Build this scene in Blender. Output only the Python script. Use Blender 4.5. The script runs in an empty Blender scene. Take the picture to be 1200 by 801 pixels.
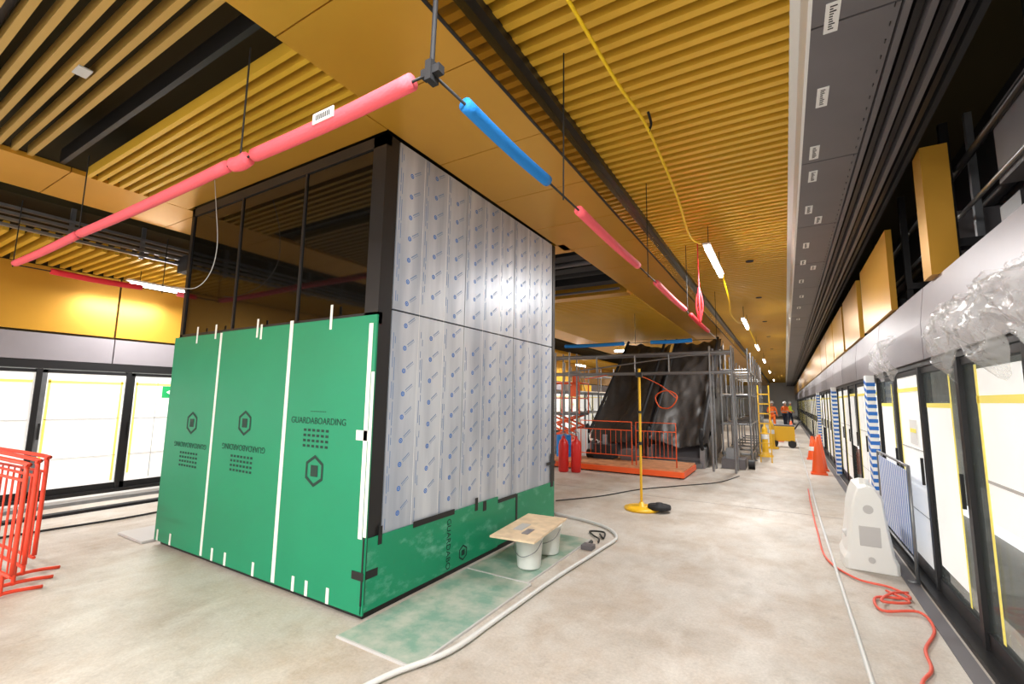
import bpy, math, random
from mathutils import Vector, Matrix, noise
random.seed(7)
SC=bpy.context.scene
SC.view_settings.view_transform='Standard'
# ---------------------------------------------------------------- materials
def srgb(r,g,b):
    f=lambda c:(c/255/12.92) if c/255<=0.04045 else ((c/255+0.055)/1.055)**2.4
    return (f(r),f(g),f(b),1)
def mat(name,c,rough=.5,metal=0,emit=0,ecol=None,alpha=1,trans=0,var=0,vscale=3,bump=0,bscale=20,coat=0,spec=None):
    m=bpy.data.materials.new(name); m.use_nodes=True
    nt=m.node_tree; b=nt.nodes['Principled BSDF']
    b.inputs['Base Color'].default_value=c
    b.inputs['Roughness'].default_value=rough; b.inputs['Metallic'].default_value=metal
    if spec is not None: b.inputs['Specular IOR Level'].default_value=spec
    if coat: b.inputs['Coat Weight'].default_value=coat; b.inputs['Coat Roughness'].default_value=.08
    if emit:
        b.inputs['Emission Color'].default_value=ecol or c; b.inputs['Emission Strength'].default_value=emit
    b.inputs['Alpha'].default_value=alpha
    if trans: b.inputs['Transmission Weight'].default_value=trans
    tc=nt.nodes.new('ShaderNodeTexCoord')
    if var:
        n=nt.nodes.new('ShaderNodeTexNoise'); n.inputs['Scale'].default_value=vscale; n.inputs['Detail'].default_value=5
        nt.links.new(tc.outputs['Object'],n.inputs['Vector'])
        mr=nt.nodes.new('ShaderNodeMapRange'); mr.inputs['From Min'].default_value=.3; mr.inputs['From Max'].default_value=.7
        mr.inputs['To Min'].default_value=1-var; mr.inputs['To Max'].default_value=1+var
        nt.links.new(n.outputs['Fac'],mr.inputs['Value'])
        mx=nt.nodes.new('ShaderNodeMix'); mx.data_type='RGBA'; mx.blend_type='MULTIPLY'; mx.inputs['Factor'].default_value=1
        mx.inputs['A'].default_value=c
        nt.links.new(mr.outputs['Result'],mx.inputs['B'])
        nt.links.new(mx.outputs['Result'],b.inputs['Base Color'])
    if bump:
        n=nt.nodes.new('ShaderNodeTexNoise'); n.inputs['Scale'].default_value=bscale; n.inputs['Detail'].default_value=4
        nt.links.new(tc.outputs['Object'],n.inputs['Vector'])
        bp=nt.nodes.new('ShaderNodeBump'); bp.inputs['Strength'].default_value=bump; bp.inputs['Distance'].default_value=.02
        nt.links.new(n.outputs['Fac'],bp.inputs['Height']); nt.links.new(bp.outputs['Normal'],b.inputs['Normal'])
    return m
def dusty(name,c,dustc,lo,hi,scale,rough=.4,amt=.8,stretch=(1,1,1)):
    m=mat(name,c,rough); nt=m.node_tree; b=nt.nodes['Principled BSDF']
    tc=nt.nodes.new('ShaderNodeTexCoord'); mp=nt.nodes.new('ShaderNodeMapping'); mp.inputs['Scale'].default_value=stretch
    n=nt.nodes.new('ShaderNodeTexNoise'); n.inputs['Scale'].default_value=scale; n.inputs['Detail'].default_value=9; n.inputs['Roughness'].default_value=.65
    nt.links.new(tc.outputs['Object'],mp.inputs[0]); nt.links.new(mp.outputs[0],n.inputs['Vector'])
    mr=nt.nodes.new('ShaderNodeMapRange'); mr.inputs['From Min'].default_value=lo; mr.inputs['From Max'].default_value=hi; mr.inputs['To Max'].default_value=amt
    nt.links.new(n.outputs['Fac'],mr.inputs['Value'])
    x=nt.nodes.new('ShaderNodeMix'); x.data_type='RGBA'; x.inputs['A'].default_value=c; x.inputs['B'].default_value=dustc
    nt.links.new(mr.outputs[0],x.inputs['Factor']); nt.links.new(x.outputs['Result'],b.inputs['Base Color'])
    return m
GOLD=mat('gold_panel',srgb(208,154,54),.33,.42,var=.06,vscale=.8)
SLAT=mat('gold_slat',srgb(222,176,56),.42,.22,var=.05,vscale=1)
SLATB=mat('bronze_slat',srgb(182,148,76),.42,.3,var=.05,vscale=1)
CAV=mat('ceiling_cavity',srgb(60,50,22),.9)
BLK=mat('black_metal',srgb(36,35,36),.4,.3)
MATB=mat('black_matte',srgb(26,26,29),.75)
DG=mat('dark_grey_panel',srgb(104,101,104),.45,.1,var=.05)
MG=mat('mid_grey_panel',srgb(142,136,140),.4,.3,var=.05,vscale=2)
LG=mat('light_grey',srgb(190,188,186),.5)
WHT=mat('white',srgb(232,232,230),.5)
TAPE=mat('white_tape',srgb(228,226,218),.6)
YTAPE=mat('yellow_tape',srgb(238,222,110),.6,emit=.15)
BTAPE=mat('black_tape',srgb(18,18,18),.5)
PAPER=mat('white_film_painted_glow',srgb(218,218,214),.5,emit=.42,ecol=(1,.985,.95,1),var=.1,vscale=2.5)  # emission stands in for light through the film, also fills the platform
GLASSD=mat('smoked_glass',srgb(11,10,8),.06,0,spec=.42)
GLASS=mat('door_glass',srgb(120,130,128),.05,0,alpha=.25,spec=.8)
GREEN=mat('green_corflute',srgb(4,132,92),.42,var=.05,vscale=1.5)
GREENS=dusty('green_corflute_dusty',srgb(4,132,92),srgb(120,180,160),.54,.76,4,.42,.7,(1,1,2))
GREENP=mat('green_print',srgb(8,48,38),.6)
PINK=mat('pink_foam',srgb(240,96,108),.8,bump=.2,bscale=80)
BLUEF=mat('blue_foam',srgb(20,124,205),.8,bump=.2,bscale=80)
REDF=mat('red_foam',srgb(220,40,50),.7)
ORG=mat('orange_paint',srgb(240,94,36),.45)
REDO=mat('red_orange_steel',srgb(228,66,40),.4)
YEL=mat('yellow_paint',srgb(232,180,30),.4)
STEEL=mat('galvanised_steel',srgb(140,142,145),.35,.7,var=.1,vscale=8)
BLKPL=mat('black_polythene',srgb(58,54,52),.42,bump=.7,bscale=4)
WPL=mat('white_plastic',srgb(232,232,228),.35)
FILM=mat('clear_polythene',srgb(225,226,226),.12,alpha=.34,bump=1,bscale=14)
GSHEET=dusty('green_glass_sheet',srgb(120,154,138),srgb(180,182,170),.40,.60,3.2,.3,.9)
DECK=mat('timber_deck',srgb(200,140,98),.6,var=.2,vscale=6)
PLY=mat('plywood',srgb(220,196,164),.6,var=.15,vscale=9)
SKIN=mat('skin',srgb(196,140,112),.5)
NAVY=mat('navy_cloth',srgb(28,34,56),.8)
HIV=mat('hivis_orange',srgb(255,120,40),.6)
HIVY=mat('hivis_yellow',srgb(220,235,60),.6)
BLUE=mat('blue_print',srgb(24,104,190),.5)
BPRINT=mat('blue_fine_print',srgb(92,124,168),.5)
HOSE=mat('red_hose',srgb(224,92,72),.4)
CABY=mat('yellow_cable',srgb(240,200,20),.4)
CORD=mat('black_cord',srgb(20,20,20),.6)
LAMP=mat('lamp_tube',(1,1,1,1),.4,emit=18,ecol=(1,.99,.97,1)); LAMP.cycles.emission_sampling='NONE'
PIPEW=mat('grey_pvc',srgb(206,207,205),.4)
EXITG=mat('exit_green',srgb(0,150,80),.4,emit=.5)
EXITW=mat('exit_white',srgb(245,255,245),.4,emit=.7)
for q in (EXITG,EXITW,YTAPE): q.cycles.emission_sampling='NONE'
STONE=mat('step_concrete',srgb(150,146,140),.8,var=.15)

def film_mat():
    m=mat('protective_film_steel',srgb(190,194,206),.38,.2)
    nt=m.node_tree; b=nt.nodes['Principled BSDF']
    tc=nt.nodes.new('ShaderNodeTexCoord'); mp=nt.nodes.new('ShaderNodeMapping'); mp.inputs['Scale'].default_value=(1,3,.4)
    n=nt.nodes.new('ShaderNodeTexNoise'); n.inputs['Scale'].default_value=1.6; n.inputs['Detail'].default_value=5
    nt.links.new(tc.outputs['Object'],mp.inputs[0]); nt.links.new(mp.outputs[0],n.inputs['Vector'])
    cr=nt.nodes.new('ShaderNodeValToRGB'); cr.color_ramp.elements[0].position=.35; cr.color_ramp.elements[1].position=.68
    cr.color_ramp.elements[0].color=srgb(160,167,180); cr.color_ramp.elements[1].color=srgb(198,203,210)
    nt.links.new(n.outputs['Fac'],cr.inputs[0]); nt.links.new(cr.outputs[0],b.inputs['Base Color'])
    bp=nt.nodes.new('ShaderNodeBump'); bp.inputs['Strength'].default_value=.16
    nt.links.new(n.outputs['Fac'],bp.inputs['Height']); nt.links.new(bp.outputs[0],b.inputs['Normal'])
    return m
FILMS=film_mat()
def floor_mat():
    m=mat('dusty_concrete',srgb(170,167,163),.6)
    nt=m.node_tree; b=nt.nodes['Principled BSDF']; L=nt.links.new
    tc=nt.nodes.new('ShaderNodeTexCoord')
    def nz(s,d,sc=(1,1,1),dist=0):
        mp=nt.nodes.new('ShaderNodeMapping'); mp.inputs['Scale'].default_value=sc; L(tc.outputs['Object'],mp.inputs[0])
        n=nt.nodes.new('ShaderNodeTexNoise'); n.inputs['Scale'].default_value=s; n.inputs['Detail'].default_value=d; n.inputs['Roughness'].default_value=.68
        n.inputs['Distortion'].default_value=dist; L(mp.outputs[0],n.inputs['Vector']); return n.outputs['Fac']
    def ramp(fac,*st):
        c=nt.nodes.new('ShaderNodeValToRGB'); e=c.color_ramp.elements
        e[0].position,e[0].color=st[0]; e[1].position,e[1].color=st[1]
        for p,q in st[2:]: k=e.new(p); k.color=q
        L(fac,c.inputs[0]); return c.outputs[0]
    def mix(f,a,bb,mode='MIX'):
        x=nt.nodes.new('ShaderNodeMix'); x.data_type='RGBA'; x.blend_type=mode
        if isinstance(f,float): x.inputs['Factor'].default_value=f
        else: L(f,x.inputs['Factor'])
        L(a,x.inputs['A']); L(bb,x.inputs['B']); return x.outputs['Result']
    base=ramp(nz(.6,10),(.33,srgb(176,167,156)),(.68,srgb(210,205,197)),(.5,srgb(196,188,178)))
    warm=ramp(nz(1.6,8),(.43,srgb(255,255,255)),(.72,srgb(236,222,208)))
    c=mix(1.0,base,warm,'MULTIPLY')
    w=nt.nodes.new('ShaderNodeRGB'); w.outputs[0].default_value=srgb(224,221,214)
    dust=ramp(nz(2.2,12,(1,.5,1),.2),(.48,(0,0,0,1)),(.72,(.6,.6,.6,1)))
    c=mix(dust,c,w.outputs[0])
    d=nt.nodes.new('ShaderNodeRGB'); d.outputs[0].default_value=srgb(142,132,122)
    stain=ramp(nz(6,10,(1,1,1),.2),(.56,(0,0,0,1)),(.78,(.5,.5,.5,1)))
    c=mix(stain,c,d.outputs[0])
    fine=ramp(nz(50,4),(.3,srgb(230,230,230)),(.7,srgb(255,255,255)))
    c=mix(1.0,c,fine,'MULTIPLY')
    L(c,b.inputs['Base Color'])
    r=nt.nodes.new('ShaderNodeMapRange'); r.inputs['To Min'].default_value=.3; r.inputs['To Max'].default_value=.75
    L(nz(1.1,5),r.inputs['Value']); L(r.outputs[0],b.inputs['Roughness'])
    bp=nt.nodes.new('ShaderNodeBump'); bp.inputs['Strength'].default_value=.08; L(nz(25,6),bp.inputs['Height']); L(bp.outputs[0],b.inputs['Normal'])
    return m
CONC=floor_mat()

# ---------------------------------------------------------------- mesh builder
class M:
    def __init__(s): s.v=[];s.f=[];s.mi=[];s.m=[];s.sm=[]
    def _m(s,m):
        if m not in s.m: s.m.append(m)
        return s.m.index(m)
    def add(s,vs,fs,m,T=None,smooth=False):
        o=len(s.v); k=s._m(m)
        for p in vs:
            p=Vector(p); s.v.append(tuple(T@p) if T else tuple(p))
        for f in fs: s.f.append(tuple(i+o for i in f)); s.mi.append(k); s.sm.append(smooth)
        return s
    def box(s,a,b,m,T=None):
        x0,x1=sorted((a[0],b[0]));y0,y1=sorted((a[1],b[1]));z0,z1=sorted((a[2],b[2]))
        return s.add([(x0,y0,z0),(x1,y0,z0),(x1,y1,z0),(x0,y1,z0),(x0,y0,z1),(x1,y0,z1),(x1,y1,z1),(x0,y1,z1)],
          [(0,3,2,1),(4,5,6,7),(0,1,5,4),(1,2,6,5),(2,3,7,6),(3,0,4,7)],m,T)
    def cyl(s,p,q,r,m,r2=None,n=12,T=None):
        p=Vector(p);q=Vector(q); r2=r if r2 is None else r2
        d=(q-p).normalized(); u=d.orthogonal().normalized(); w=d.cross(u)
        vs=[];
        for c,rr in ((p,r),(q,r2)):
            for i in range(n):
                a=2*math.pi*i/n; vs.append(c+(u*math.cos(a)+w*math.sin(a))*rr)
        s.add(vs,[(i,(i+1)%n,n+(i+1)%n,n+i) for i in range(n)],m,T,True)
        s.add(vs[:n],[tuple(reversed(range(n)))],m,T); s.add(vs[n:],[tuple(range(n))],m,T)
        return s
    def tube(s,pts,r,m,n=8,T=None,sub=6,smoothpath=True):
        P=[Vector(p) for p in pts]
        if smoothpath and len(P)>2:
            Q=[]
            for i in range(len(P)-1):
                a=P[max(i-1,0)];b=P[i];c=P[i+1];d=P[min(i+2,len(P)-1)]
                for k in range(sub):
                    t=k/sub
                    Q.append(.5*((2*b)+(-a+c)*t+(2*a-5*b+4*c-d)*t*t+(-a+3*b-3*c+d)*t**3))
            Q.append(P[-1]); P=Q
        vs=[];fs=[]; u=None
        for i,p in enumerate(P):
            d=(P[min(i+1,len(P)-1)]-P[max(i-1,0)]).normalized()
            if u is None: u=d.orthogonal().normalized()
            u=(u-d*u.dot(d)); u=u.normalized() if u.length>1e-5 else d.orthogonal().normalized()
            w=d.cross(u)
            for k in range(n):
                a=2*math.pi*k/n; vs.append(p+(u*math.cos(a)+w*math.sin(a))*r)
        for i in range(len(P)-1):
            for k in range(n): fs.append((i*n+k,i*n+(k+1)%n,(i+1)*n+(k+1)%n,(i+1)*n+k))
        fs.append(tuple(reversed(range(n)))); fs.append(tuple((len(P)-1)*n+k for k in range(n)))
        return s.add(vs,fs,m,T,True)
    def lathe(s,prof,m,c=(0,0,0),n=24,T=None):
        vs=[];fs=[]
        for r,z in prof:
            for k in range(n):
                a=2*math.pi*k/n; vs.append((c[0]+r*math.cos(a),c[1]+r*math.sin(a),c[2]+z))
        for i in range(len(prof)-1):
            for k in range(n): fs.append((i*n+k,i*n+(k+1)%n,(i+1)*n+(k+1)%n,(i+1)*n+k))
        return s.add(vs,fs,m,T,True)
    def prism(s,poly,axis,a,b,m,T=None):
        def P(p,t):
            return {'x':(t,p[0],p[1]),'y':(p[0],t,p[1]),'z':(p[0],p[1],t)}[axis]
        n=len(poly)
        vs=[P(p,a) for p in poly]+[P(p,b) for p in poly]
        return s.add(vs,[(i,(i+1)%n,n+(i+1)%n,n+i) for i in range(n)]+[tuple(reversed(range(n))),tuple(range(n,2*n))],m,T)
    def done(s,name,parent=None,bevel=0):
        me=bpy.data.meshes.new(name); me.from_pydata(s.v,[],s.f)
        for m in s.m: me.materials.append(m)
        me.polygons.foreach_set('material_index',s.mi); me.polygons.foreach_set('use_smooth',s.sm); me.update()
        o=bpy.data.objects.new(name,me); SC.collection.objects.link(o)
        if parent: o.parent=parent
        if bevel:
            md=o.modifiers.new('b','BEVEL'); md.width=bevel; md.segments=2; md.limit_method='ANGLE'
        return o
def text(body,size,T,m,parent,name,al='CENTER'):
    c=bpy.data.curves.new(name,'FONT'); c.body=body; c.size=size; c.align_x=al; c.align_y='CENTER'; c.extrude=.0005
    c.materials.append(m); o=bpy.data.objects.new(name,c); SC.collection.objects.link(o); o.matrix_world=T
    if parent: o.parent=parent
    return o
def RT(loc,rx=0,ry=0,rz=0):
    return Matrix.Translation(loc)@Matrix.Rotation(rz,4,'Z')@Matrix.Rotation(ry,4,'Y')@Matrix.Rotation(rx,4,'X')
Y0,Y1=-6,70
XL,XR=-10.1,1.13
# ---------------------------------------------------------------- floor
M().box((XL-.3,Y0,-.15),(XR+.3,Y1,0),CONC).done('floor')
m=M()
for y in (8.6,24,40): m.box((XL,y,0),(XR,y+.006,.0015),DG)
m.done('trim_floor_joint')
m=M()
m.box((XR-.1,Y0,0),(XR+.1,Y1,.04),BLK); m.box((XR-.22,Y0,0),(XR-.12,Y1,.008),DG)
m.done('trim_door_sill_right')
m=M()
m.box((XL-.1,Y0,0),(XL+.1,Y1,.06),BLK); m.box((XL+.35,Y0,0),(XL+.55,Y1,.05),LG); m.box((XL+.75,Y0,0),(XL+.8,Y1,.05),STEEL)
m.box((-8.75,Y0,0),(-8.62,Y1,.04),MATB)
m.done('trim_door_sill_left')

# ---------------------------------------------------------------- ceiling
m=M()
def slats(x0,x1,ya,yb,z,mt,step=.14,w=.055,h=.12):
    y=ya
    while y<yb:
        m.box((x0,y,z),(x1,y+w,z+h),mt); y+=step
slats(-1.68,.16,Y0,Y1,4.37,SLAT,.135,.062)
for x in (-1.2,-.3): m.box((x,Y0,4.49),(x+.04,Y1,4.53),BLK)
slats(-6.35,-2.72,Y0,1.28,4.03,SLATB,.112,.04,.10)
slats(-6.35,-2.72,1.62,2.28,4.0,SLAT,.095,.038,.1)
slats(-6.35,-2.72,9.5,Y1,3.98,SLAT)
slats(-10.05,-8.3,Y0,Y1,3.7,SLAT)
m.done('ceiling_slat_panel')
m=M()
def soffit(x0,x1,ya,yb,z,step=1.25,t=.05):
    y=ya
    while y<yb-.01:
        e=min(y+step,yb); m.box((x0,y+.005,z),(x1,e-.005,z+t),GOLD); y=e
    m.box((x0+.01,ya,z+t),(x1-.01,yb,z+t+.02),CAV)
soffit(-2.72,-1.70,Y0,2.3,4.0); soffit(-2.84,-1.70,2.3,6.3,4.0,1.0); soffit(-2.72,-1.70,6.3,Y1,4.0)
soffit(-7.35,-6.35,Y0,Y1,4.0)
m.box((-6.34,2.3,4.0),(-2.85,2.6,4.05),GOLD)
m.box((-6.34,6.02,4.0),(-2.73,6.4,4.05),GOLD)
m.box((-6.34,9.2,3.95),(-2.73,9.5,4.3),GOLD)
m.box((-6.34,1.4,4.05),(-2.73,1.44,4.2),BLK)
m.done('ceiling_soffit')
m=M()
m.box((-8.3,Y0,4.75),(2.2,Y1,4.85),CAV); m.box((-10.4,Y0,4.2),(-8.3,Y1,4.85),CAV)
m.done('ceiling')
m=M()
m.box((-1.70,Y0,4.0),(-1.685,Y1,4.30),mat('tinted_fascia',srgb(164,136,72),.05,.85))
m.box((-1.70,Y0,4.30),(-1.62,Y1,4.38),BLK)
m.box((-1.70,Y0,3.985),(-1.68,Y1,4.0),BLK)
m.done('trim_fascia_right')
m=M()
for z in (3.72,3.80,3.88,3.96): m.box((-8.2,Y0,z),(-8.14,12,z+.035),STEEL)
for i in range(24):
    m.box((-8.24,Y0+i*.8,3.7),(-8.2,Y0+.05+i*.8,4.18),STEEL)
m.box((-8.2,3.3,3.6),(-7.6,4.6,3.85),MATB)
m.done('cable_tray')
m=M()
for y in (6.7,7.4,8.5): m.box((-6.3,y,4.05),(-2.75,y+.3,4.45),MATB)
m.cyl((-6.2,7.3,4.1),(-2.8,7.3,4.1),.05,DG); m.cyl((-6.2,8.2,4.2),(-2.8,8.2,4.2),.09,MATB)
m.box((-6.3,6.42,4.3),(-2.75,9.18,4.34),MATB)
m.box((-6.3,8.9,3.96),(-2.8,8.95,4.0),DG)
for y in (-5,-3.5,-2,-.5,.6): m.cyl((-6.3,y,4.4),(-2.8,y,4.45),.07,DG)
m.box((-6.3,-4,4.35),(-2.8,-3.6,4.6),STEEL)
m.done('ceiling_services_duct')
m=M()
for p in [(-4.3,1.0,4.03)]: m.box((p[0]-.07,p[1]-.04,p[2]-.01),(p[0]+.07,p[1]+.04,p[2]),LG)
for y in (9.5,13,17,21,26): m.cyl((-.45,y,4.355),(-.45,y,4.37),.07,MATB)
m.done('ceiling_sprinkler_plate')

# ---------------------------------------------------------------- right bulkhead
m=M()
m.box((.16,Y0,4.36),(.24,Y1,4.5),WHT); m.box((.22,Y0,3.9),(.24,Y1,4.4),WHT)
y=Y0
while y<Y1:
    m.box((.24,y+.006,3.9),(.66,y+1.79,3.96),DG); y+=1.8
m.box((.26,Y0,3.93),(.66,Y1,4.0),MATB)
for i,(x,z) in enumerate([(.67,3.88),(.73,3.9),(.79,3.87),(.85,3.9),(.91,3.87),(.98,3.9)]):
    m.box((x,Y0,z),(x+.035,Y1,z+.1),BLK if i%2 else DG)
m.box((.66,Y0,3.95),(1.06,Y1,4.1),MATB)
m.box((1.04,Y0,3.9),(1.08,Y1,4.75),MATB)
y=Y0
while y<40:
    m.box((.63,y,3.893),(.635,y+.03,3.9),BTAPE); y+=.15
bulk=m.done('ceiling_bulkhead_right')
m=M()
lab=[(2.05,.33),(2.5,.33),(2.95,.34),(3.75,.34),(4.6,.33),(5.1,.34),(6.0,.34),(6.4,.45),(7.4,.36),(8.3,.35),(8.7,.5),(9.6,.36),(11,.4),(12.3,.38),(14,.4)]
for y,x in lab:
    m.box((x-.035,y-.12,3.894),(x+.035,y+.12,3.9),WHT)
    for k in range(10):
        yy=y-.1+k*.02; m.box((x-.015,yy,3.892),(x-.015+random.uniform(.015,.035),yy+.008,3.8945),BTAPE)
m.done('ceiling_label_strip',None)

# ---------------------------------------------------------------- right wall
m=M()
y=-6
while y<Y1:
    m.prism([(XR-.02,2.12),(XR-.02,2.45),(XR+.02,2.78),(XR+.35,2.78),(XR+.35,2.12)],'y',y+.008,y+2.29,MG); y+=2.3
m.box((XR,Y0,2.065),(XR+.3,Y1,2.13),BLK)
m.box((XR+.02,Y0,2.1),(XR+.33,Y1,2.76),MATB)
m.box((1.95,Y0,2.7),(2.05,Y1,4.8),MATB)
m.box((1.2,Y0,2.7),(2.05,Y1,2.75),MATB)
for z,x,r in [(3.0,1.5,.03),(3.15,1.6,.02),(3.55,1.7,.05),(3.75,1.4,.03)]: m.cyl((x,Y0,z),(x,40,z),r,BLK)
m.cyl((1.4,Y0,3.35),(1.4,9,3.35),.018,STEEL)
for i in range(9):
    y=1.8+i*1.7
    m.box((1.3,y,2.78),(1.36,y+.06,4.2),BLK); m.box((1.3,y-.03,3.05),(1.7,y+.12,3.12),BLK)
    m.box((1.28,y+.3,2.78),(1.6,y+.6,3.0),BLK)
m.box((1.42,2.0,3.3),(1.9,4.5,3.85),DG); m.box((1.45,5.6,3.0),(1.85,6.5,3.5),DG); m.box((1.5,5.3,2.8),(1.55,5.35,4.3),STEEL)
m.done('wall_right_header')
m=M()
m.box((1.10,4.95,2.78),(1.28,5.2,3.9),GOLD)
for a,b in [(6.7,8.8),(9.3,11.4),(11.7,13.9),(14.0,16.3),(16.4,18.7),(18.8,70)]:
    m.box((XR-.02,a,2.79),(XR+.04,b,3.75),GOLD)
m.done('wall_right_gold_panel')

def doorline(name,x,side,pattern,ya,yb):
    y=ya;i=0
    while y<yb:
        m=M(); s=side
        w=1.15
        m.box((x-.03*s,y-.035,.04),(x+.06*s,y+.035,2.06),BLK)
        m.box((x-.01*s,y+.035,.04),(x+.04*s,y+.1,2.05),STEEL if i%2 else BLK)
        m.box((x-.01*s,y+.035,.04),(x+.04*s,y+w-.035,.16),BLK); m.box((x-.01*s,y+.035,2.0),(x+.04*s,y+w-.035,2.05),BLK)
        k=pattern(i)
        f=x-s*.006
        def bar(a,b,c,d,mt,o=0): m.box((f-s*o,a,c),(f-s*(o+.003),b,d),mt)
        if k=='p':
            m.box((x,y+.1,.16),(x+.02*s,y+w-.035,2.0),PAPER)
            bar(y+.12,y+w-.06,1.84,1.88,YTAPE)
            if i%3: bar(y+.12,y+.15,.3,1.9,YTAPE)
            if s>0 or i%2: bar(y+w-.1,y+w-.07,.2,1.9,YTAPE)
            bar(y+.12,y+w-.06,1.25,1.262,LG); bar(y+.12,y+w-.06,.62,.63,LG)
            if i%2==0: bar(y+.45,y+.462,.2,1.95,LG)
            if i%4==1: bar(y+.3,y+.62,1.3,1.55,WHT,.003); bar(y+.34,y+.58,1.42,1.46,YTAPE,.007)
        else:
            m.box((x,y+.1,.16),(x+.02*s,y+w-.035,2.0),GLASS)
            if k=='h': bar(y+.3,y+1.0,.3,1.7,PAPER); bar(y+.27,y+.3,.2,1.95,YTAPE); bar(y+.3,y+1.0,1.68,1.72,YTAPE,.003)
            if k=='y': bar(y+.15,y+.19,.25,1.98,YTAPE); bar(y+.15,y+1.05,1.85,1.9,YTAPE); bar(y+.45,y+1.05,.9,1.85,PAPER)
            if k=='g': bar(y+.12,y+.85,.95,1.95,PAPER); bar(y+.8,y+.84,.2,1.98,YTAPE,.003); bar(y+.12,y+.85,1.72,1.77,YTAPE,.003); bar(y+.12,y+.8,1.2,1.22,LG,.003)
        m.box((x-s*.03,y+.06,.95),(x-s*.05,y+.085,1.2),BTAPE)
        m.done(name); y+=w;i+=1
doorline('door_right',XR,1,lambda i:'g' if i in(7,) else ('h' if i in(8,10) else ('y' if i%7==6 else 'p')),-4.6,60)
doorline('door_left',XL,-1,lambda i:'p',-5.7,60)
m=M(); m.box((2.9,Y0,-.2),(3.0,Y1,4.8),mat('tunnel_wall',srgb(205,203,196),.8,var=.15)); m.box((1.4,Y0,-.6),(3,Y1,-.5),STONE)
m.box((1.5,Y0,-.5),(1.56,Y1,-.35),STEEL); m.box((2.05,Y0,1.0),(2.9,Y1,1.05),LG); m.done('wall_tunnel_right')
m=M()
y=-6.0
while y<Y1:
    m.box((XL-.05,y+.006,2.2),(XL+.02,y+2.3,2.62),MG)
    m.box((XL-.05,y+.01,2.66),(XL+.0,y+2.29,3.7),GOLD); y+=2.31
m.box((XL-.2,Y0,2.07),(XL-.05,Y1,4.8),CAV); m.box((XL-.06,Y0,2.07),(XL+.03,Y1,2.19),BLK)
m.done('wall_left_header')
M().box((XL-1.2,Y0,-.2),(XL-1.1,Y1,4.8),WHT).done('wall_tunnel_left')
m=M(); m.box((XL-.5,Y1,0),(2,Y1+.1,4.8),WHT); m.done('wall_end')

# ---------------------------------------------------------------- lift shaft box
bx0,bx1,by0,by1=-6.23,-2.86,2.61,6.0
root=bpy.data.objects.new('lift_shaft_enclosure',None); SC.collection.objects.link(root)
m=M()
m.box((bx0+.06,by0+.06,0),(bx1-.06,by1-.06,3.98),MATB)
m.box((bx0+.02,by0+.02,0),(bx1-.02,by1-.02,.09),BLK)
m.box((bx1-.16,by0,.05),(bx1,by0+.15,3.98),BLK)
m.box((bx0,by0,.05),(bx0+.06,by0+.1,3.98),BLK)
m.box((bx1-.1,by1-.08,.05),(bx1,by1,3.98),BLK)
m.box((bx0,by0-.0,3.88),(bx1,by0+.06,3.98),BLK)
m.box((bx0,by0+.0,2.3),(bx1,by0+.05,2.4),BLK)
m.done('frame',root)
m=M()
xs=[bx0+.06,-5.10,-3.97,bx1-.16]
for a,b in zip(xs,xs[1:]): m.box((a+.012,by0+.015,2.38),(b-.012,by0+.05,3.9),GLASSD)
m.done('glass_pane',root)
m=M()
for x in xs[1:3]: m.box((x-.014,by0+.003,2.38),(x+.014,by0+.05,3.9),BLK)
m.done('mullion',root)
m=M(); ys=[by0+.16,3.80,4.82,by1-.09]
for a,b in zip(ys,ys[1:]):
    m.box((bx1-.05,a+.006,.5),(bx1-.004,b-.006,2.44),FILMS); m.box((bx1-.05,a+.006,2.455),(bx1-.004,b-.006,3.98),FILMS)
m.box((bx1-.06,by0+.15,.05),(bx1-.03,by1-.08,3.98),MATB)
m.done('steel_panel',root)
m=M(); X=bx1-.004
for a,b in zip(ys,ys[1:]):
    nn=3; w=(b-a)/nn
    for j in range(nn):
        for yy,ph in ((a+j*w+.03,.0),(a+j*w+.052,.3)):
            z=.62+ph
            while z<3.95:
                l=random.choice((.06,.09,.14,.2))
                if not(2.40<z+l and z<2.48): m.box((X,yy,z),(X+.001,yy+.006,min(z+l,3.97)),BPRINT)
                z+=l+random.choice((.02,.05,.12))
        z=.72+ (j%2)*.11+random.uniform(0,.05)
        while z<3.9:
            if not 2.36<z<2.5:
                cy=a+(j+.5)*w
                T=Matrix.Translation((X,cy,z))@Matrix.Rotation(math.radians(35),4,'X')
                seg=12; R=.022;r=.013
                vs=[(.0012,R*math.cos(2*math.pi*k/seg),R*math.sin(2*math.pi*k/seg)) for k in range(seg)]+[(.0012,r*math.cos(2*math.pi*k/seg),r*math.sin(2*math.pi*k/seg)) for k in range(seg)]
                m.add(vs,[(k,(k+1)%seg,seg+(k+1)%seg,seg+k) for k in range(seg)],BLUE,T)
                m.box((.0,-.006,-.006),(.0012,.006,.006),BLUE,T)
                yy=.046
                for q in range(7):
                    m.box((0,yy,.004),(.0012,yy+.009,.014),BPRINT,T); m.box((0,yy,-.011),(.0012,yy+.007,-.005),BPRINT,T); yy+=.014
            z+=.2
m.done('film_print',root)
for j,(yy,z0) in enumerate([(ys[0]+.34,.6),(ys[0]+.69,.6),(ys[1]+.34,.6),(ys[1]+.68,.6),(ys[2]+.36,.6),(ys[2]+.72,.6)]):
    M().box((X,yy,.5),(X+.0008,yy+.004,3.97),WHT).done('film_edge',root)
m=M(); xb=[bx0-.03,-5.21,-3.97,bx1+.03]
tops=[2.36,2.37,2.37]
for i in range(3):
    m.box((xb[i]+.002,by0-.03,.05),(xb[i+1]-.002,by0-.006-.004*i,tops[i]),GREEN)
m.done('green_board',root)
m=M()
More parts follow.
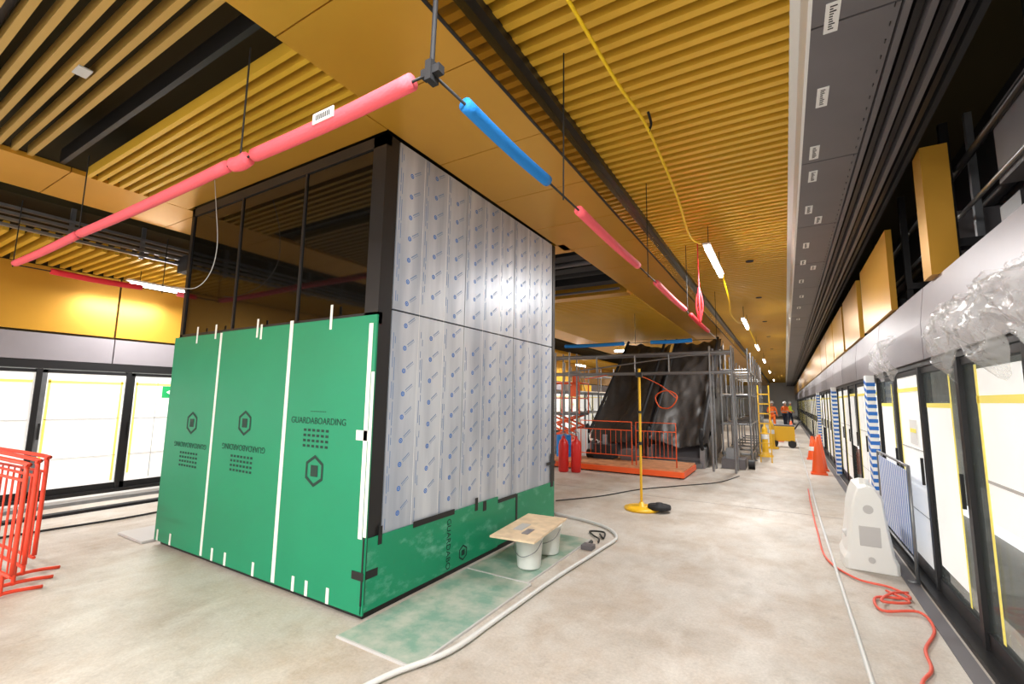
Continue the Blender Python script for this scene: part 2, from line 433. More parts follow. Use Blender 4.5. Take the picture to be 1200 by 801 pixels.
m.box((bx1+.004,by0-.03,.06),(bx1+.016,4.5,.6),GREENS); m.box((bx1+.002,4.5,.07),(bx1+.012,by1-.03,.56),GREENS)
m.done('green_strip',root)
m=M(); F=by0-.034
m.box((-5.235,F,.06),(-5.195,F+.003,2.36),TAPE); m.box((-3.995,F,.06),(-3.945,F+.003,2.4),TAPE)
m.box((bx1-.055,F,.6),(bx1-.01,F+.003,2.3),TAPE)
m.box((bx1+.0,F,.62),(bx1+.034,F+.003,1.9),TAPE)
for x,z0,z1 in [(-5.75,2.27,2.46),(-5.35,2.3,2.46),(-4.55,2.27,2.46),(-4.48,2.25,2.4),(-3.42,2.28,2.5)]:
    m.box((x,F,z0),(x+.03,F+.003,z1),TAPE)
m.box((bx1-.14,F,1.35),(bx1,F+.003,1.43),TAPE)
for x in (-6.2,-5.9,-5.02,-4.78,-4.3,-3.7,-3.52,-3.25): m.box((x,F,.05),(x+.035,F+.003,.17),TAPE)
m.done('white_tape',root)
m=M(); G=bx1+.017
m.box((G-.012,by0-.036,.12),(G+.003,by0+.0,.62),BTAPE); m.box((bx1-.1,F-.003,.30),(bx1+.03,F,.36),BTAPE)
m.box((G,by0-.02,.3),(G+.003,by0+.12,.36),BTAPE)
m.box((G,3.12,.57),(G+.003,3.7,.62),BTAPE,None); m.box((G,2.72,.53),(G+.003,2.76,.67),BTAPE)
m.box((G,4.05,.53),(G+.003,4.1,.66),BTAPE); m.box((G,4.5,.53),(G+.003,4.9,.57),BTAPE)
m.box((G-.003,4.9,.1),(G+.001,4.94,.56),BTAPE); m.box((G-.003,5.85,.5),(G+.002,5.93,.95),BTAPE)
m.box((G,4.2,.5),(G+.003,4.26,.6),BTAPE)
m.box((G-.003,5.72,.8),(G+.001,6.0,.84),BTAPE)
m.done('black_tape',root)
def mark(T,s):
    mm=M()
    def ring(R,r,n=6,ph=math.pi/6):
        vs=[(R*math.cos(ph+2*math.pi*k/n),R*math.sin(ph+2*math.pi*k/n),0) for k in range(n)]+[(r*math.cos(ph+2*math.pi*k/n),r*math.sin(ph+2*math.pi*k/n),0) for k in range(n)]
        mm.add(vs,[(k,(k+1)%n,n+(k+1)%n,n+k) for k in range(n)],GREENP,T)
    ring(s,s*.78); mm.box((-s*.35,-s*.35,0),(s*.35,s*.35,.0005),GREENP,T)
    mm.done('printed_mark',root)
Ff=by0-.0325
FR=Matrix.Rotation(math.pi/2,4,'X')
NAME='GUARDABOARDING'
for x,z in ((-5.66,1.38),(-4.62,1.42)):
    mark(Matrix.Translation((x,Ff,z))@FR,.125)
for x,z,s in ((-5.66,1.14,.076),(-4.62,1.18,.082)):
    text(NAME,s,Matrix.Translation((x,Ff,z))@FR@Matrix.Rotation(math.pi,4,'Z'),GREENP,root,'board_lettering')
    for k in range(4):
        mm=M()
        for q in range(7): mm.box((x-.2+q*.058,Ff-.0005,z-.1-k*.045),(x-.2+q*.058+.035,Ff,z-.1-k*.045+.022),GREENP)
        mm.done('board_small_print',root)
x,z=-3.5,1.48
text(NAME,.08,Matrix.Translation((x,Ff,z))@FR,GREENP,root,'board_lettering')
mm=M()
for k in range(4):
    for q in range(6): mm.box((x-.18+q*.06,Ff-.0005,z-.09-k*.045),(x-.18+q*.06+.037,Ff,z-.09-k*.045+.022),GREENP)
for q in range(9): mm.box((x-.1+q*.024,Ff-.0005,z+.08),(x-.085+q*.024,Ff,z+.087),GREENP)
mm.done('board_small_print',root)
mark(Matrix.Translation((x,Ff,1.06))@FR,.135)
SR=Matrix.Rotation(math.pi/2,4,'Z')@FR
text('GUARDABO',.085,Matrix.Translation((G+.001,3.62,.31))@SR@Matrix.Rotation(-math.pi/2,4,'Z'),GREENP,root,'strip_lettering')
mark(Matrix.Translation((G+.001,3.86,.17))@SR,.075)

# ---------------------------------------------------------------- foam barrier line
root2=bpy.data.objects.new('suspended_foam_barrier',None); SC.collection.objects.link(root2)
zz=3.2; cy=1.47; cx=-1.34
def foam(a,b,mt,r=.038):
    mm=M(); a=Vector(a);b=Vector(b); n=8; pts=[]
    for i in range(n+1):
        p=a.lerp(b,i/n); p.z-=.012*math.sin(math.pi*i/n); pts.append(p)
    mm.tube(pts,r,mt,12,sub=2); mm.done('foam_tube',root2)
foam((-1.46,cy,zz),(-2.78,cy,zz-.01),PINK,.04); foam((-2.86,cy,zz-.01),(-3.02,cy,zz-.01),PINK,.045)
foam((-3.1,cy,zz),(-5.7,cy,zz),PINK,.038); foam((-5.78,cy,zz),(-7.75,cy,zz),PINK,.038)
foam((cx,1.73,zz),(cx,2.68,zz),BLUEF,.038); foam((cx,3.24,zz),(cx,4.95,zz),PINK); foam((cx,5.8,zz),(cx,7.75,zz),PINK)
foam((cx,8.3,zz),(cx,10.4,zz),REDF)
foam((-5.3,11.8,zz),(-3.6,11.8,zz),BLUEF,.05); foam((-2.9,11.8,zz),(-1.9,11.8,zz),BLUEF,.05)
foam((-7.85,1.8,zz),(-7.85,2.75,zz),REDF); foam((-7.85,3.2,zz),(-7.85,5,zz),PINK)
mm=M()
mm.tube([(cx,cy,zz),(-7.85,cy,zz),(-7.85,11.8,zz),(cx,11.8,zz),(cx,cy,zz)],.008,CORD,6,smoothpath=False)
for p in [(cx,cy),(-2.95,cy),(-7.85,cy),(cx,2.95),(cx,5.4),(cx,8.0),(cx,11.8),(-5.75,cy),(-7.85,3.0),(-3.3,11.8)]:
    mm.cyl((p[0],p[1],zz-.03),(p[0],p[1],4.36 if p[0]>-1.6 else 4.0),.006,CORD,n=6)
mm.box((cx-.05,cy-.02,zz-.02),(cx+.06,cy+.02,zz+.02),MATB); mm.box((cx-.015,cy-.03,zz-.05),(cx+.02,cy+.03,zz+.05),MATB)
mm.cyl((cx,cy,zz),(cx+.02,cy,zz+.9),.012,MATB)
mm.done('wire_and_rod',root2)
mm=M(); mm.box((-2.15,cy-.045,zz-.03),(-1.98,cy-.039,zz+.03),WHT)
for k in range(8): mm.box((-2.12+k*.015,cy-.0465,zz-.015),(-2.112+k*.015,cy-.045,zz+.015),BTAPE)
mm.done('foam_label',root2)
m=M(); m.tube([(-5.1,2.3,4.0),(-4.95,2.28,3.6),(-4.9,2.3,3.2),(-5.1,2.35,2.95),(-5.5,2.4,2.85),(-5.9,2.35,2.9)],.004,LG,6); m.done('hanging_cord')

# ---------------------------------------------------------------- lamps
def tube_lamp(x,y,z,L=1.3,along='y',power=60,top=.4):
    r=bpy.data.objects.new('work_or_fill_light',None); SC.collection.objects.link(r)
    mm=M(); d=Vector((0,L/2,0)) if along=='y' else Vector((L/2,0,0)); c=Vector((x,y,z))
    mm.cyl(c-d,c+d,.035,LAMP,n=12); mm.done('tube',r)
    mm=M(); mm.box(c-d-Vector((.05,.05,-.04)),c+d+Vector((.05,.05,.07)),WHT)
    mm.cyl(c-d*.8+Vector((0,0,.05)),c-d*.8+Vector((0,0,top)),.006,CORD,n=6); mm.cyl(c+d*.8+Vector((0,0,.05)),c+d*.8+Vector((0,0,top)),.006,CORD,n=6)
    mm.done('housing',r)
    l=bpy.data.lights.new('lamp','AREA'); l.shape='RECTANGLE'; l.size=.25; l.size_y=L; l.energy=power; l.color=(1,.99,.97)
    o=bpy.data.objects.new('lamp_light',l); SC.collection.objects.link(o); o.location=(x,y,z-.06); o.parent=r
    if along=='x': o.rotation_euler=(0,0,math.pi/2)
    return r
for y in (7.8,14.5,21,28,38,52): tube_lamp(-.87,y,3.92,1.7,power=165)
for y in (-4,.2): tube_lamp(-.6,y,4.1,1.5,power=240,top=.25)  # unseen tubes overhead and behind the camera, added to light the platform
for y in (-3.5,3.6,11,22,38): tube_lamp(-9.0,y,3.45,1.2,power=150,top=.24)  # the first is an unseen fill tube added behind the camera
tube_lamp(-4.5,-3.2,3.85,1.5,'x',power=400,top=.15)  # strong fill tube added out of view behind the camera
tube_lamp(-5.6,19,3.8,1.2,'x',power=150,top=.15)
tube_lamp(2.5,4.0,3.9,1.5,power=160,top=.8)  # lamp added in the tunnel to brighten the right doors
w=bpy.data.worlds.new('world'); SC.world=w; w.use_nodes=True
w.node_tree.nodes['Background'].inputs[0].default_value=(.98,.99,1,1); w.node_tree.nodes['Background'].inputs[1].default_value=1.9

m=M()
m.tube([(-1.2,-1,4.3),(-1.1,1.2,4.25),(-1.05,2.38,4.2),(-1.0,3.2,4.15),(-.96,4.0,4.18),(-1.0,5.5,4.15),(-1.05,6.6,4.03),(-.95,6.9,3.99)],.014,CABY,8)
m.tube([(-.85,8.7,3.97),(-.8,9.1,3.6),(-.85,10,3.45),(-.8,11.5,3.5),(-.8,13.6,3.97)],.014,CABY,8)
m.tube([(-.85,15.4,3.97),(-.7,17,3.5),(-.85,20.1,3.97)],.014,CABY,8)
m.tube([(-.96,4.0,4.36),(-.94,4.02,4.25),(-.96,4.0,4.17)],.012,MATB)
m.done('temporary_power_cable')
m=M(); m.cyl((-1.15,8.0,4.36),(-1.15,8.0,3.05),.01,REDF,n=6)
for k in range(4): m.tube([(-1.15,8,3.6),(-1.15+.05*math.cos(k*1.6),8+.05*math.sin(k*1.6),3.3),(-1.15,8,3.0)],.015,REDF,6)
m.done('hanging_red_strap')

# ---------------------------------------------------------------- floor items
m=M()
m.box((bx1+.04,2.36,.001),(-2.10,3.9,.012),GSHEET); m.box((bx1+.04,3.92,.001),(-2.14,5.5,.012),GSHEET)
for a,b in (((bx1+.04,2.345),(-2.09,2.36)),((-2.10,2.36),(-2.085,3.9)),((-2.14,3.92),(-2.125,5.5)),((bx1+.04,3.9),(-2.1,3.92))): m.box((a[0],a[1],0),(b[0],b[1],.016),LG)
m.done('floor_protection_sheet')
m=M()
m.tube([(-2.25,1.6,.025),(-2.16,2.17,.025),(-2.0,2.6,.03),(-1.98,3.2,.025),(-1.95,4.2,.025),(-1.88,5.2,.025),(-1.87,5.7,.025),(-2.1,6.05,.025),(-2.5,6.25,.025),(-3.2,6.4,.025)],.018,PIPEW,10)
m.done('floor_conduit')
m=M(); m.tube([(.37,1.5,.02),(.37,3.8,.02),(.36,6,.02),(.35,9,.02),(.37,13.4,.02),(.36,26,.02)],.016,PIPEW,8); m.done('floor_conduit')
m=M(); m.tube([(-2.1,5.75,.02),(-2.0,5.6,.02),(-2.08,5.85,.02),(-2.25,5.8,.02),(-2.15,5.65,.02),(-2.04,5.55,.02),(-2.0,5.42,.02)],.011,CORD,6)
m.tube([(-3.4,7.2,.012),(-2.9,8.0,.012),(-2.5,9.0,.012),(-1.9,9.9,.012),(-1.3,10.8,.012),(-1.0,12.0,.012)],.009,CORD,6); m.done('black_cable')
m=M(); m.tube([(-7.75,.9,.02),(-7.85,1.8,.02),(-7.75,3.0,.02),(-8.0,4,.02),(-8.4,5,.02)],.014,CORD,6); m.done('black_cable')
m=M(); m.box((-7.0,2.5,0),(-6.35,3.0,.03),LG); m.done('concrete_paver',bevel=.005)
m=M(); m.tube([(.3,11,.02),(.28,9,.02),(.28,7.5,.02),(.3,6.3,.02),(.5,5.75,.02),(.75,5.65,.02),(.85,5.4,.03),(.6,5.3,.02),(.6,5.0,.02),(.85,5.1,.03),(.88,4.8,.02),(.75,4.4,.02),(.72,4.1,.02),(.62,3.8,.02),(.7,3.3,.02)],.011,HOSE,8)
m.tube([(.7,5.5,.03),(.82,5.25,.045),(.62,5.15,.045),(.72,5.4,.045),(.86,5.55,.03)],.011,HOSE,8)
m.done('red_air_hose')
def bucket(x,y):
    m=M(); m.lathe([(0,.005),(.115,.005),(.12,.02),(.14,.29),(.15,.29),(.15,.31),(.138,.31),(.115,.03),(0,.03)],WPL,(x,y,0.012))
    m.tube([(x-.15,y,.29),(x-.12,y-.1,.2),(x,y-.16,.15),(x+.12,y-.1,.2),(x+.15,y,.29)],.004,STEEL,6)
    m.done('bucket')
bucket(-2.32,4.28); bucket(-2.35,4.78)
m=M(); T=RT((-2.42,4.5,.325),0,0,math.radians(6))
m.box((-.24,-.5,0),(.24,.5,.018),PLY,T); m.box((-.12,-.2,.019),(-.02,.05,.024),LG,T); m.box((.02,-.3,.019),(.09,-.12,.026),MG,T)
m.done('plywood_board')
m=M(); m.box((-2.1,5.12,.0),(-1.97,5.24,.05),DG); m.cyl((-2.05,5.24,.03),(-2.05,5.33,.04),.02,BTAPE); m.done('hand_tool')

m=M(); sx,sy=-2.03,7.45
m.lathe([(0,.0),(.26,.0),(.27,.015),(.26,.04),(.2,.05),(.05,.06),(.03,.12),(0,.12)],YEL,(sx,sy,0)); m.cyl((sx,sy,.05),(sx,sy,2.1),.02,YEL)
m.cyl((sx,sy,1.0),(sx,sy,1.05),.028,BTAPE); m.cyl((sx,sy,1.5),(sx,sy,1.54),.028,BTAPE)
m.box((sx-.05,sy-.03,2.08),(sx+.05,sy+.03,2.16),BTAPE); m.cyl((sx,sy,2.12),(sx,sy,2.22),.022,YEL)
m.lathe([(0,.0),(.17,.0),(.175,.02),(.17,.055),(.06,.06),(.05,.09),(0,.09)],MATB,(sx+.27,sy+.02,.045))
m.done('yellow_marker_stand')

def barrier(name,x,y,rz,tilt=0,mt=REDO,L=1.9,H=1.1,n=13):
    T=RT((x,y,0),tilt,0,rz); m=M()
    m.tube([(0,0,.22),(0,0,H-.1),(.03,0,H-.03),(.1,0,H),(L-.1,0,H),(L-.03,0,H-.03),(L,0,H-.1),(L,0,.22)],.018,mt,8,T,sub=3)
    m.cyl((0,0,.2),(L,0,.2),.014,mt,T=T); m.cyl((0,0,H-.14),(L,0,H-.14),.012,mt,T=T)
    for i in range(n): m.cyl((L*(i+.7)/(n+.4),0,.2),(L*(i+.7)/(n+.4),0,H-.14),.007,mt,n=8,T=T)
    for xx in (.18,L-.18):
        m.tube([(xx,0,.2),(xx,0,.04),(xx,.0,.02)],.016,mt,8,T); m.tube([(xx,-.26,.012),(xx,-.12,.03),(xx,0,.035),(xx,.12,.03),(xx,.26,.012)],.016,mt,8,T)
    m.done(name)
barrier('crowd_control_barrier',-5.46,1.28,math.radians(184))
barrier('crowd_control_barrier',-5.69,1.40,math.radians(183),0)
barrier('crowd_control_barrier',-5.94,1.52,math.radians(185),0)

m=M(); T=RT((.68,6.4,0),0,0,0)
sec=[(-.24,0),(.24,0),(.24,.1),(.21,.16),(.17,.45),(.15,.62),(.14,.74),(.08,.84),(0,.87),(-.08,.84),(-.12,.74),(-.15,.62),(-.17,.45),(-.21,.16),(-.24,.1)]
def ringsec(y,s): return [(p[0]*s,y,p[1]*(.9+.1*s)) for p in sec]
rings=[ringsec(-.3,.82),ringsec(-.27,.95),ringsec(-.1,1),ringsec(.1,1),ringsec(.27,.95),ringsec(.3,.82)]
n=len(sec); vs=sum(rings,[]); fs=[]
for i in range(len(rings)-1):
    for k in range(n): fs.append((i*n+k,i*n+(k+1)%n,(i+1)*n+(k+1)%n,(i+1)*n+k))
fs+= [tuple(reversed(range(n))),tuple((len(rings)-1)*n+k for k in range(n))]
m.add(vs,fs,WPL,T)
m.cyl((0,-.16,.84),(0,-.16,.91),.045,WPL,T=T); m.cyl((0,-.305,.62),(0,-.29,.62),.045,LG,T=T); m.cyl((0,-.31,.12),(0,-.29,.12),.03,LG,T=T)
m.box((-.09,-.305,.25),(.09,-.29,.45),LG,T)
m.cyl((-.2,-.1,.3),(-.12,-.1,.34),.05,LG,T=T)
m.done('water_filled_barrier',bevel=.02)
m=M()
for k in range(18):
    a=6.0+.09*k
    m.box((1.0,a,.25),(1.01,a+.045,1.05),BLUE); m.box((1.0,a+.045,.25),(1.01,a+.09,1.05),WHT)
m.tube([(1.005,5.95,0),(1.005,5.95,1.1),(1.005,7.67,1.1),(1.005,7.67,0)],.016,STEEL,8,smoothpath=False); m.cyl((1.005,5.95,.2),(1.005,7.67,.2),.012,STEEL)
m.tube([(.93,5.95,.015),(1.02,5.95,.015)],.015,STEEL,8); m.tube([(.93,7.67,.015),(1.02,7.67,.015)],.015,STEEL,8)
m.done('striped_barrier_panel')
for y in (8.0,13.6,20):
    m=M()
    for k in range(20): 
        z=.05+k*.1
        m.add([(0,0,z),(.1,0,z),(.1,0,z+.05),(0,0,z+.05)],[(0,1,2,3)],BLUE,Matrix.Translation((.98,y-.002,0)))
        m.add([(0,0,z),(0,.2,z+.05),(0,.2,z+.1),(0,0,z+.05)],[(0,1,2,3)],BLUE,Matrix.Translation((.978,y,0)))
    m.box((.98,y,0.0),(1.075,y+.2,2.1),WHT)
    m.done('striped_door_post')
def poly(y0,L,z0,drop,nx,ny,seed):
    m=M(); vs=[];fs=[]
    for i in range(nx+1):
        for j in range(ny+1):
            y=y0+L*j/ny; t=i/nx; z=z0-drop*t*(1-.2*math.sin(j*.4+seed))
            nn=noise.noise(Vector((i*.25,j*.3,seed)))+.5*noise.noise(Vector((i*.7,j*.8,seed)))
            vs.append((XR-.09-.10*math.sin(math.pi*t)-.06*nn,y+.03*noise.noise(Vector((i*.3,j*.2,5))),z+.03*nn))
    for i in range(nx):
        for j in range(ny): a=i*(ny+1)+j; fs.append((a,a+1,a+ny+2,a+ny+1))
    m.add(vs,fs,FILM,None,True); m.done('clear_polythene_sheet')
poly(2.5,2.1,2.45,.48,26,44,1.); poly(6.2,1.0,2.45,.42,16,20,9.)
r=bpy.data.objects.new('exit_sign',None); SC.collection.objects.link(r)
m=M(); ex,ey,ez=-9.3,4.0,1.72
T=RT((ex,ey,ez),0,0,math.radians(62))
m.box((-.26,-.02,-.1),(.26,.02,.1),EXITG,T)
m.box((-.12,-.024,-.02),(-.02,-.021,.02),EXITW,T); m.add([(-.12,-.023,.055),(-.12,-.023,-.055),(-.2,-.023,0)],[(0,1,2)],EXITW,T)
m.cyl((.1,-.024,.06),(.1,-.021,.06),.018,EXITW,T=T); m.add([(.07,-.023,.04),(.11,-.023,.04),(.09,-.023,-.01),(.05,-.023,-.01)],[(3,2,1,0)],EXITW,T)
for a,b in (((.06,0),(.0,-.03)),((.0,-.03),(-.02,-.07)),((.08,0),(.12,-.04)),((.12,-.04),(.17,-.04)),((.08,.035),(.03,.02)),((.1,.035),(.15,.01))):
    m.cyl((a[0],-.0225,a[1]),(b[0],-.0225,b[1]),.009,EXITW,T=T,n=6)
m.box((.17,-.024,-.08),(.22,-.021,.08),EXITW,T)
m.done('sign_face',r)
m=M(); m.cyl((ex,ey,.05),(ex,ey,ez-.1),.015,BTAPE); m.lathe([(0,0),(.15,0),(.15,.03),(.02,.05),(0,.05)],BTAPE,(ex,ey,0)); m.done('sign_stand',r)

# ---------------------------------------------------------------- escalator works
root3=bpy.data.objects.new('wrapped_escalator',None); SC.collection.objects.link(root3)
m=M()
def wrap(x0,x1,ya,yb,za,zb):
    N=56;K=28; vs=[];fs=[]
    for i in range(N+1):
        for j in range(K+1):
            s=i/N; t=j/K; x=x0+(x1-x0)*t; y=ya+(yb-ya)*s; z=za+(zb-za)*s
            q=noise.noise(Vector((x*1.2,y*.7,z*.5)))*.16+noise.noise(Vector((x*5+y,y*1.0,3)))*.07+abs(noise.noise(Vector((x*4-y*1.5,y*1.2,8))))*.06
            z-=.14*math.sin(math.pi*t)
            vs.append((x,y-q*.8,z+q))
    for i in range(N):
        for j in range(K): a=i*(K+1)+j; fs.append((a,a+1,a+K+2,a+K+1))
    m.add(vs,fs,BLKPL,None,True)
wrap(-5.1,-3.5,13.2,17.3,.55,3.85); wrap(-3.35,-1.8,13.2,17.3,.6,3.85)
vs=[];fs=[]
for i in range(41):
    for j in range(17):
        s=i/40;t=j/16; y=13.2+4.1*s; zt=.6+3.25*s; z=zt*(1-t)+(.15 if s<.4 else .15+(s-.4)*2.2)*t
        q=noise.noise(Vector((y*2.6,z*.5,7)))*.16+abs(noise.noise(Vector((y*6,z*.8,2))))*.07
        vs.append((-1.8+q+.05*t,y,z))
for i in range(40):
    for j in range(16): a=i*17+j; fs.append((a,a+17,a+18,a+1))
m.add(vs,fs,BLKPL,None,True)
m.done('black_wrap',root3)
m=M()
for x in (-5.0,-3.65,-3.25,-1.9):
    m.tube([(x,13.3,.5),(x,12.9,.45),(x,12.65,.7),(x,12.75,.98),(x,13.2,1.0),(x,17,3.9)],.05,MATB,8)
    m.box((x-.06,12.8,0),(x+.06,13.4,.5),STEEL)
m.box((-5.0,12.7,0),(-1.9,13.6,.12),STEEL); m.prism([(13.3,.0),(17.4,0),(17.4,3.5),(13.3,.2)],'x',-4.95,-1.98,DG)
m.done('balustrade_and_truss',root3)
m=M()
pts=[(-3.0+.3*math.cos(a)*(1+.1*math.sin(3*a)),13.85+.12*math.sin(a),1.75+.26*math.sin(a)) for a in [k*.55 for k in range(24)]]
m.tube(pts,.018,ORG,6,sub=3); m.tube([pts[-1],(-3.2,13.8,2.2),(-4,13.4,2.5),(-5,12.5,2.3)],.014,ORG,6); m.done('coiled_orange_cable',root3)

m=M()
m.box((-5.6,10.75,.14),(-2.0,12.3,.19),DECK)
m.box((-5.6,10.72,.03),(-2.0,10.76,.15),ORG); m.box((-2.02,10.75,.03),(-1.98,12.3,.15),ORG)
for x in (-5.5,-4.3,-3.1,-2.1): m.box((x,10.8,0),(x+.1,12.2,.14),MATB)
m.done('orange_timber_platform')
def obar2(x,y,rz,L=1.7):
    m=M(); T=RT((x,y,.19),0,0,rz)
    m.tube([(0,0,0),(0,0,1.0),(L,0,1.0),(L,0,0)],.015,ORG,8,T,smoothpath=False)
    for z in (.2,.8): m.cyl((0,0,z),(L,0,z),.01,ORG,T=T)
    for i in range(9): m.cyl((L*(i+1)/10,0,.2),(L*(i+1)/10,0,.8),.005,ORG,T=T,n=6)
    m.done('orange_safety_barrier')
obar2(-4.5,11.0,0,1.3); obar2(-3.1,11.0,math.radians(8),.9)
m=M()
m.box((-4.4,11.6,.19),(-3.9,12.1,.55),MATB); m.box((-3.7,11.7,.19),(-3.3,12.2,.45),DG); m.cyl((-4.6,11.7,.3),(-4.4,11.7,.3),.11,BTAPE); m.cyl((-4.15,11.8,.55),(-4.15,11.8,.8),.06,STEEL)
m.cyl((-5.2,11.5,.19),(-5.2,11.5,.75),.2,BLUEF); m.box((-5.0,11.9,.19),(-4.75,12.1,.9),WHT)
m.done('site_equipment')
def scaf(m,x0,x1,y0,y1,lv,ztop,nx,ny):
    r=.024
    X=[x0+(x1-x0)*i/nx for i in range(nx+1)]; Yv=[y0+(y1-y0)*i/ny for i in range(ny+1)]
    for x in X:
        for y in Yv:
            m.cyl((x,y,.0),(x,y,ztop),r,STEEL,n=8); m.box((x-.07,y-.07,0),(x+.07,y+.07,.02),STEEL)
            for z in lv: m.cyl((x,y,z-.04),(x,y,z+.04),.045,STEEL,n=8)
    for z in lv:
        for x in X: m.cyl((x,y0,z),(x,y1,z),r,STEEL,n=8)
        for y in Yv: m.cyl((x0,y,z),(x1,y,z),r,STEEL,n=8)
    for i in range(ny):
        a,b=(Yv[i],Yv[i+1]) if i%2 else (Yv[i+1],Yv[i])
        m.cyl((X[-1],a,lv[0]),(X[-1],b,lv[-1]),.018,STEEL,n=6)
    m.box((x0,y0,lv[-2]),(x1,y1,lv[-2]+.04),PLY)
m=M(); scaf(m,-1.55,-.85,14.2,22,[.3,1.1,1.9,2.6],3.2,1,6)
for z in (2.45,2.95): m.cyl((-6.6,12.45,z),(-1.1,12.45,z),.03,STEEL); m.cyl((-6.6,13.0,z),(-1.1,13.0,z),.03,STEEL)
for x in (-5.9,-5.45,-1.6,-1.1): m.cyl((x,12.45,0),(x,12.45,3.1),.028,STEEL); m.cyl((x,12.45,2.45),(x,13.0,2.45),.024,STEEL); m.cyl((x,13.0,0),(x,13.0,3.1),.024,STEEL)
for x in (-4.6,-3.5,-2.6): m.cyl((x,12.45,2.45),(x,12.45,2.95),.022,STEEL)
m.box((-6.4,12.45,2.95),(-1.1,13.0,2.99),DG)
m.cyl((-5.9,12.45,2.45),(-1.6,12.45,2.95),.02,STEEL)
m.done('scaffold_tower')
m=M(); scaf(m,-7.8,-6.6,16,20,[.4,1.2,2.0,2.7],3.1,2,2)
m.cyl((-6.8,16.1,2.05),(-6.8,16.1,2.6),.12,ORG); m.box((-7.4,16.1,2.05),(-7.0,16.5,2.4),WHT); m.box((-7.5,17,2.04),(-6.9,18,2.3),YEL) ; m.done('scaffold_tower')
m=M()
for x in (-.7,-.42): m.box((x,15.2,0),(x+.03,15.26,2.2),YEL)
for k in range(7): m.box((-.7,15.2,.25+k*.28),(-.4,15.26,.28+k*.28),YEL)
m.done('step_ladder')
m=M()
m.box((-1.5,13.2,0),(-.95,13.9,.25),DG); m.box((-1.4,13.3,.25),(-1.1,13.7,.5),STEEL); m.cyl((-.9,13.5,.12),(-.75,13.5,.12),.12,BTAPE); m.done('tool_crate')
m=M(); x,y=-6.3,14.2
m.box((x-.6,y-.4,.2),(x+.6,y+.4,.5),ORG)
for a in(-.45,.45):
    for b in(-.36,.36): m.cyl((x+a,y+b-.05,.17),(x+a,y+b+.05,.17),.17,BTAPE)
for k in range(2):
    z0=.5+k*.35; m.cyl((x-.5,y-.3,z0),(x+.5,y-.3,z0+.35),.03,ORG); m.cyl((x+.5,y-.3,z0),(x-.5,y-.3,z0+.35),.03,ORG)
    m.cyl((x-.5,y+.3,z0),(x+.5,y+.3,z0+.35),.03,ORG); m.cyl((x+.5,y+.3,z0),(x-.5,y+.3,z0+.35),.03,ORG)
m.box((x-.6,y-.4,1.2),(x+.6,y+.4,1.28),DG)
for z in(1.75,2.25):
    m.tube([(x-.6,y-.4,z),(x+.6,y-.4,z),(x+.6,y+.4,z),(x-.6,y+.4,z),(x-.6,y-.4,z)],.022,ORG,6,smoothpath=False)
for a in(-.6,0,.6):
    for b in(-.4,.4): m.cyl((x+a,y+b,1.25),(x+a,y+b,2.25),.02,ORG)
m.box((x+.3,y-.47,1.8),(x+.55,y-.4,2.15),ORG)
m.done('scissor_lift')
for gx,gy in ((-4.62,10.2),(-4.34,10.3)):
    m=M(); m.lathe([(0,0),(.1,0),(.12,.03),(.12,.62),(.1,.72),(.04,.78),(.035,.84),(0,.84)],mat('red_cylinder_paint',srgb(206,34,30),.35),(gx,gy,0))
    m.cyl((gx,gy,.82),(gx,gy,.9),.022,STEEL); m.tube([(gx-.06,gy,.76),(gx-.06,gy,.92),(gx+.06,gy,.92),(gx+.06,gy,.76)],.008,STEEL,6); m.done('gas_cylinder')
def cone(x,y,h=.75,name='traffic_cone'):
    m=M(); m.box((x-.17,y-.17,0),(x+.17,y+.17,.035),ORG); m.lathe([(.15,.035),(.115,h*.35),(.08,h*.62),(.04,h),(.0,h)],ORG,(x,y,0))
    m.lathe([(.112,h*.38),(.091,h*.56)],ORG if h>.8 else WHT,(x,y,.0)); m.done(name)
def bollard(x,y,mt=ORG):
    m=M(); m.lathe([(.22,0),(.22,.05),(.1,.08),(.09,.2),(.085,.85),(.06,.93),(.03,.95),(.03,1.02),(0,1.03)],mt,(x,y,0)); m.lathe([(.092,.55),(.091,.7)],WHT,(x,y,0)); m.done('warning_bollard')
cone(.62,13.6,.9); cone(.7,14.4,.9); cone(.65,17,.7); cone(-.3,24); cone(.2,29); bollard(-.62,16.9,YEL); bollard(-.5,20,YEL)
m=M(); x,y=-.15,21
m.box((x-.4,y-.3,.25),(x+.4,y+.3,.8),YEL); m.box((x-.4,y-.25,.8),(x+.4,y+.25,.86),DG)
for a in(-.3,.3): m.cyl((x+a,y-.34,.14),(x+a,y-.26,.14),.14,BTAPE); m.cyl((x+a,y+.26,.14),(x+a,y+.34,.14),.14,BTAPE)
m.tube([(x+.4,y-.2,.7),(x+.6,y-.2,1.0),(x+.6,y+.2,1.0),(x+.4,y+.2,.7)],.02,BTAPE,6); m.done('yellow_tool_cart',bevel=.02)

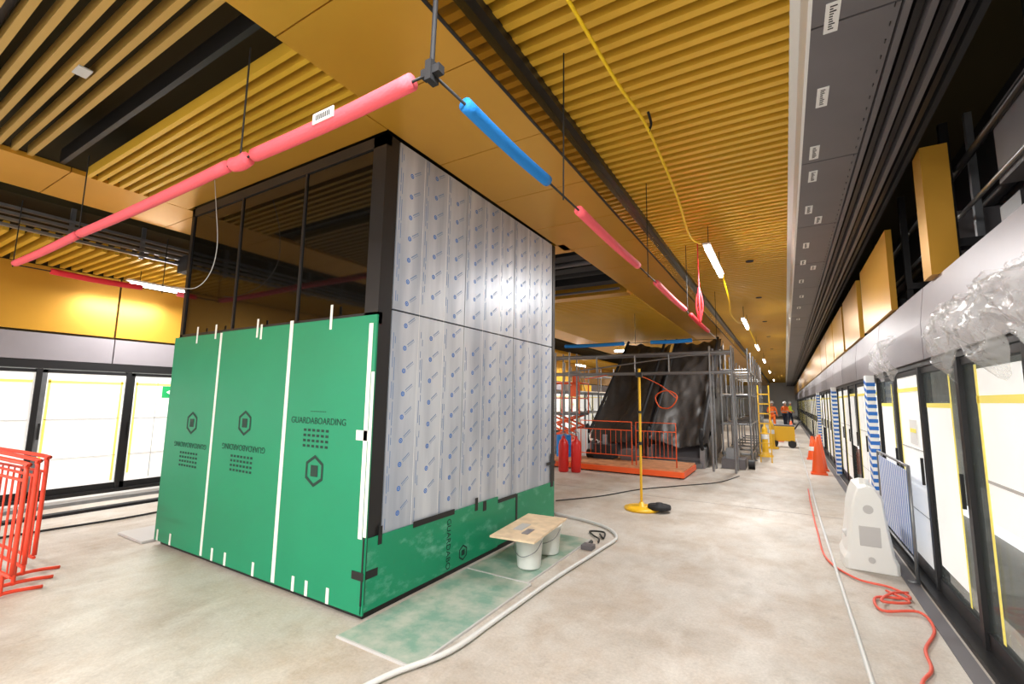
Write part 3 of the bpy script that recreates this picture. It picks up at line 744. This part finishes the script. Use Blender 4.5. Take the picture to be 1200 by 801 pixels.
# ---------------------------------------------------------------- workers
def worker(x,y,face,vest,leg=NAVY,arm=0.3,stride=.12,hat=WHT):
    r=bpy.data.objects.new('construction_worker',None); SC.collection.objects.link(r)
    r.location=(x,y,0); r.rotation_euler=(0,0,face)
    def skin(name,V,E,R,m):
        me=bpy.data.meshes.new(name); me.from_pydata(V,E,[]); me.materials.append(m)
        o=bpy.data.objects.new(name,me); SC.collection.objects.link(o); o.parent=r
        bpy.context.view_layer.objects.active=o
        md=o.modifiers.new('s','SKIN'); 
        for i,q in enumerate(R): me.skin_vertices[0].data[i].radius=(q if isinstance(q,tuple) else (q,q))
        me.skin_vertices[0].data[0].use_root=True
        sb=o.modifiers.new('u','SUBSURF'); sb.levels=1; sb.render_levels=1
        return o
    s=stride
    skin('trousers',[(0,0,.95),(.1,0,.9),(.11,-s*.5,.5),(.11,s*.2-s,.1),(-.1,0,.9),(-.11,s*.5,.5),(-.11,s,.1)],[(0,1),(1,2),(2,3),(0,4),(4,5),(5,6)],[.12,.1,.075,.06,.1,.075,.06],leg)
    skin('jacket',[(0,0,.98),(0,0,1.2),(0,0,1.42),(.19,0,1.42),(.25,.02,1.17),(.24,-.16,1.0),(-.19,0,1.42),(-.25,.02,1.17),(-.22,-.2-arm*.3,1.1)],[(0,1),(1,2),(2,3),(3,4),(4,5),(2,6),(6,7),(7,8)],[(.16,.12),(.16,.12),(.15,.1),.065,.05,.04,.065,.05,.04],vest)
    skin('head',[(0,0,1.5),(0,-.01,1.56),(0,-.015,1.64),(0,-.01,1.7)],[(0,1),(1,2),(2,3)],[.055,.06,.088,.07],SKIN)
    m=M(); m.lathe([(.14,1.685),(.118,1.695),(.11,1.76),(.07,1.81),(0,1.825)],hat,(0,0,0),16)
    m.box((-.015,-.115,1.62),(.015,-.09,1.65),SKIN); m.box((-.05,-.1,1.655),(-.02,-.09,1.67),BTAPE); m.box((.02,-.1,1.655),(.05,-.09,1.67),BTAPE); m.box((-.025,-.1,1.585),(.025,-.088,1.593),REDF)
    m.box((-.165,-.128,1.13),(.165,.128,1.17),LG)
    for sx,yy in((.11,s*.2-s),(-.11,s)): m.box((sx-.05,yy-.17,0),(sx+.05,yy+.09,.1),BTAPE)
    for hx,hy,hz in((.24,-.17,.95),(-.22,-.24-arm*.3,1.08)):
        for k in range(4): m.cyl((hx-.03+.02*k,hy,hz+.02),(hx-.03+.02*k,hy-.03,hz-.06-.01*(k%2)),.009,SKIN,n=6)
        m.box((hx-.04,hy-.02,hz),(hx+.04,hy+.02,hz+.07),SKIN); m.cyl((hx+.035,hy-.01,hz+.04),(hx+.055,hy-.04,hz),.009,SKIN,n=6)
    m.done('helmet_boots_hands',r)
worker(-.75,33,.3,HIV,HIV); worker(-.05,37,2.6,HIV,NAVY,hat=WHT); worker(.3,43,1.2,HIVY,NAVY)

# ---------------------------------------------------------------- camera
c=bpy.data.cameras.new('camera'); c.sensor_width=36; c.lens=533/1200*36; c.clip_end=200
o=bpy.data.objects.new('camera',c); SC.collection.objects.link(o)
th=math.atan(66.5/533); ps=math.radians(30.9)
from mathutils import Euler
R=Euler((math.pi/2+th,0,ps)).to_matrix().to_4x4()@Matrix.Rotation(math.radians(.9),4,'Z')
o.matrix_world=Matrix.Translation((0,0,1.7))@R
SC.camera=o
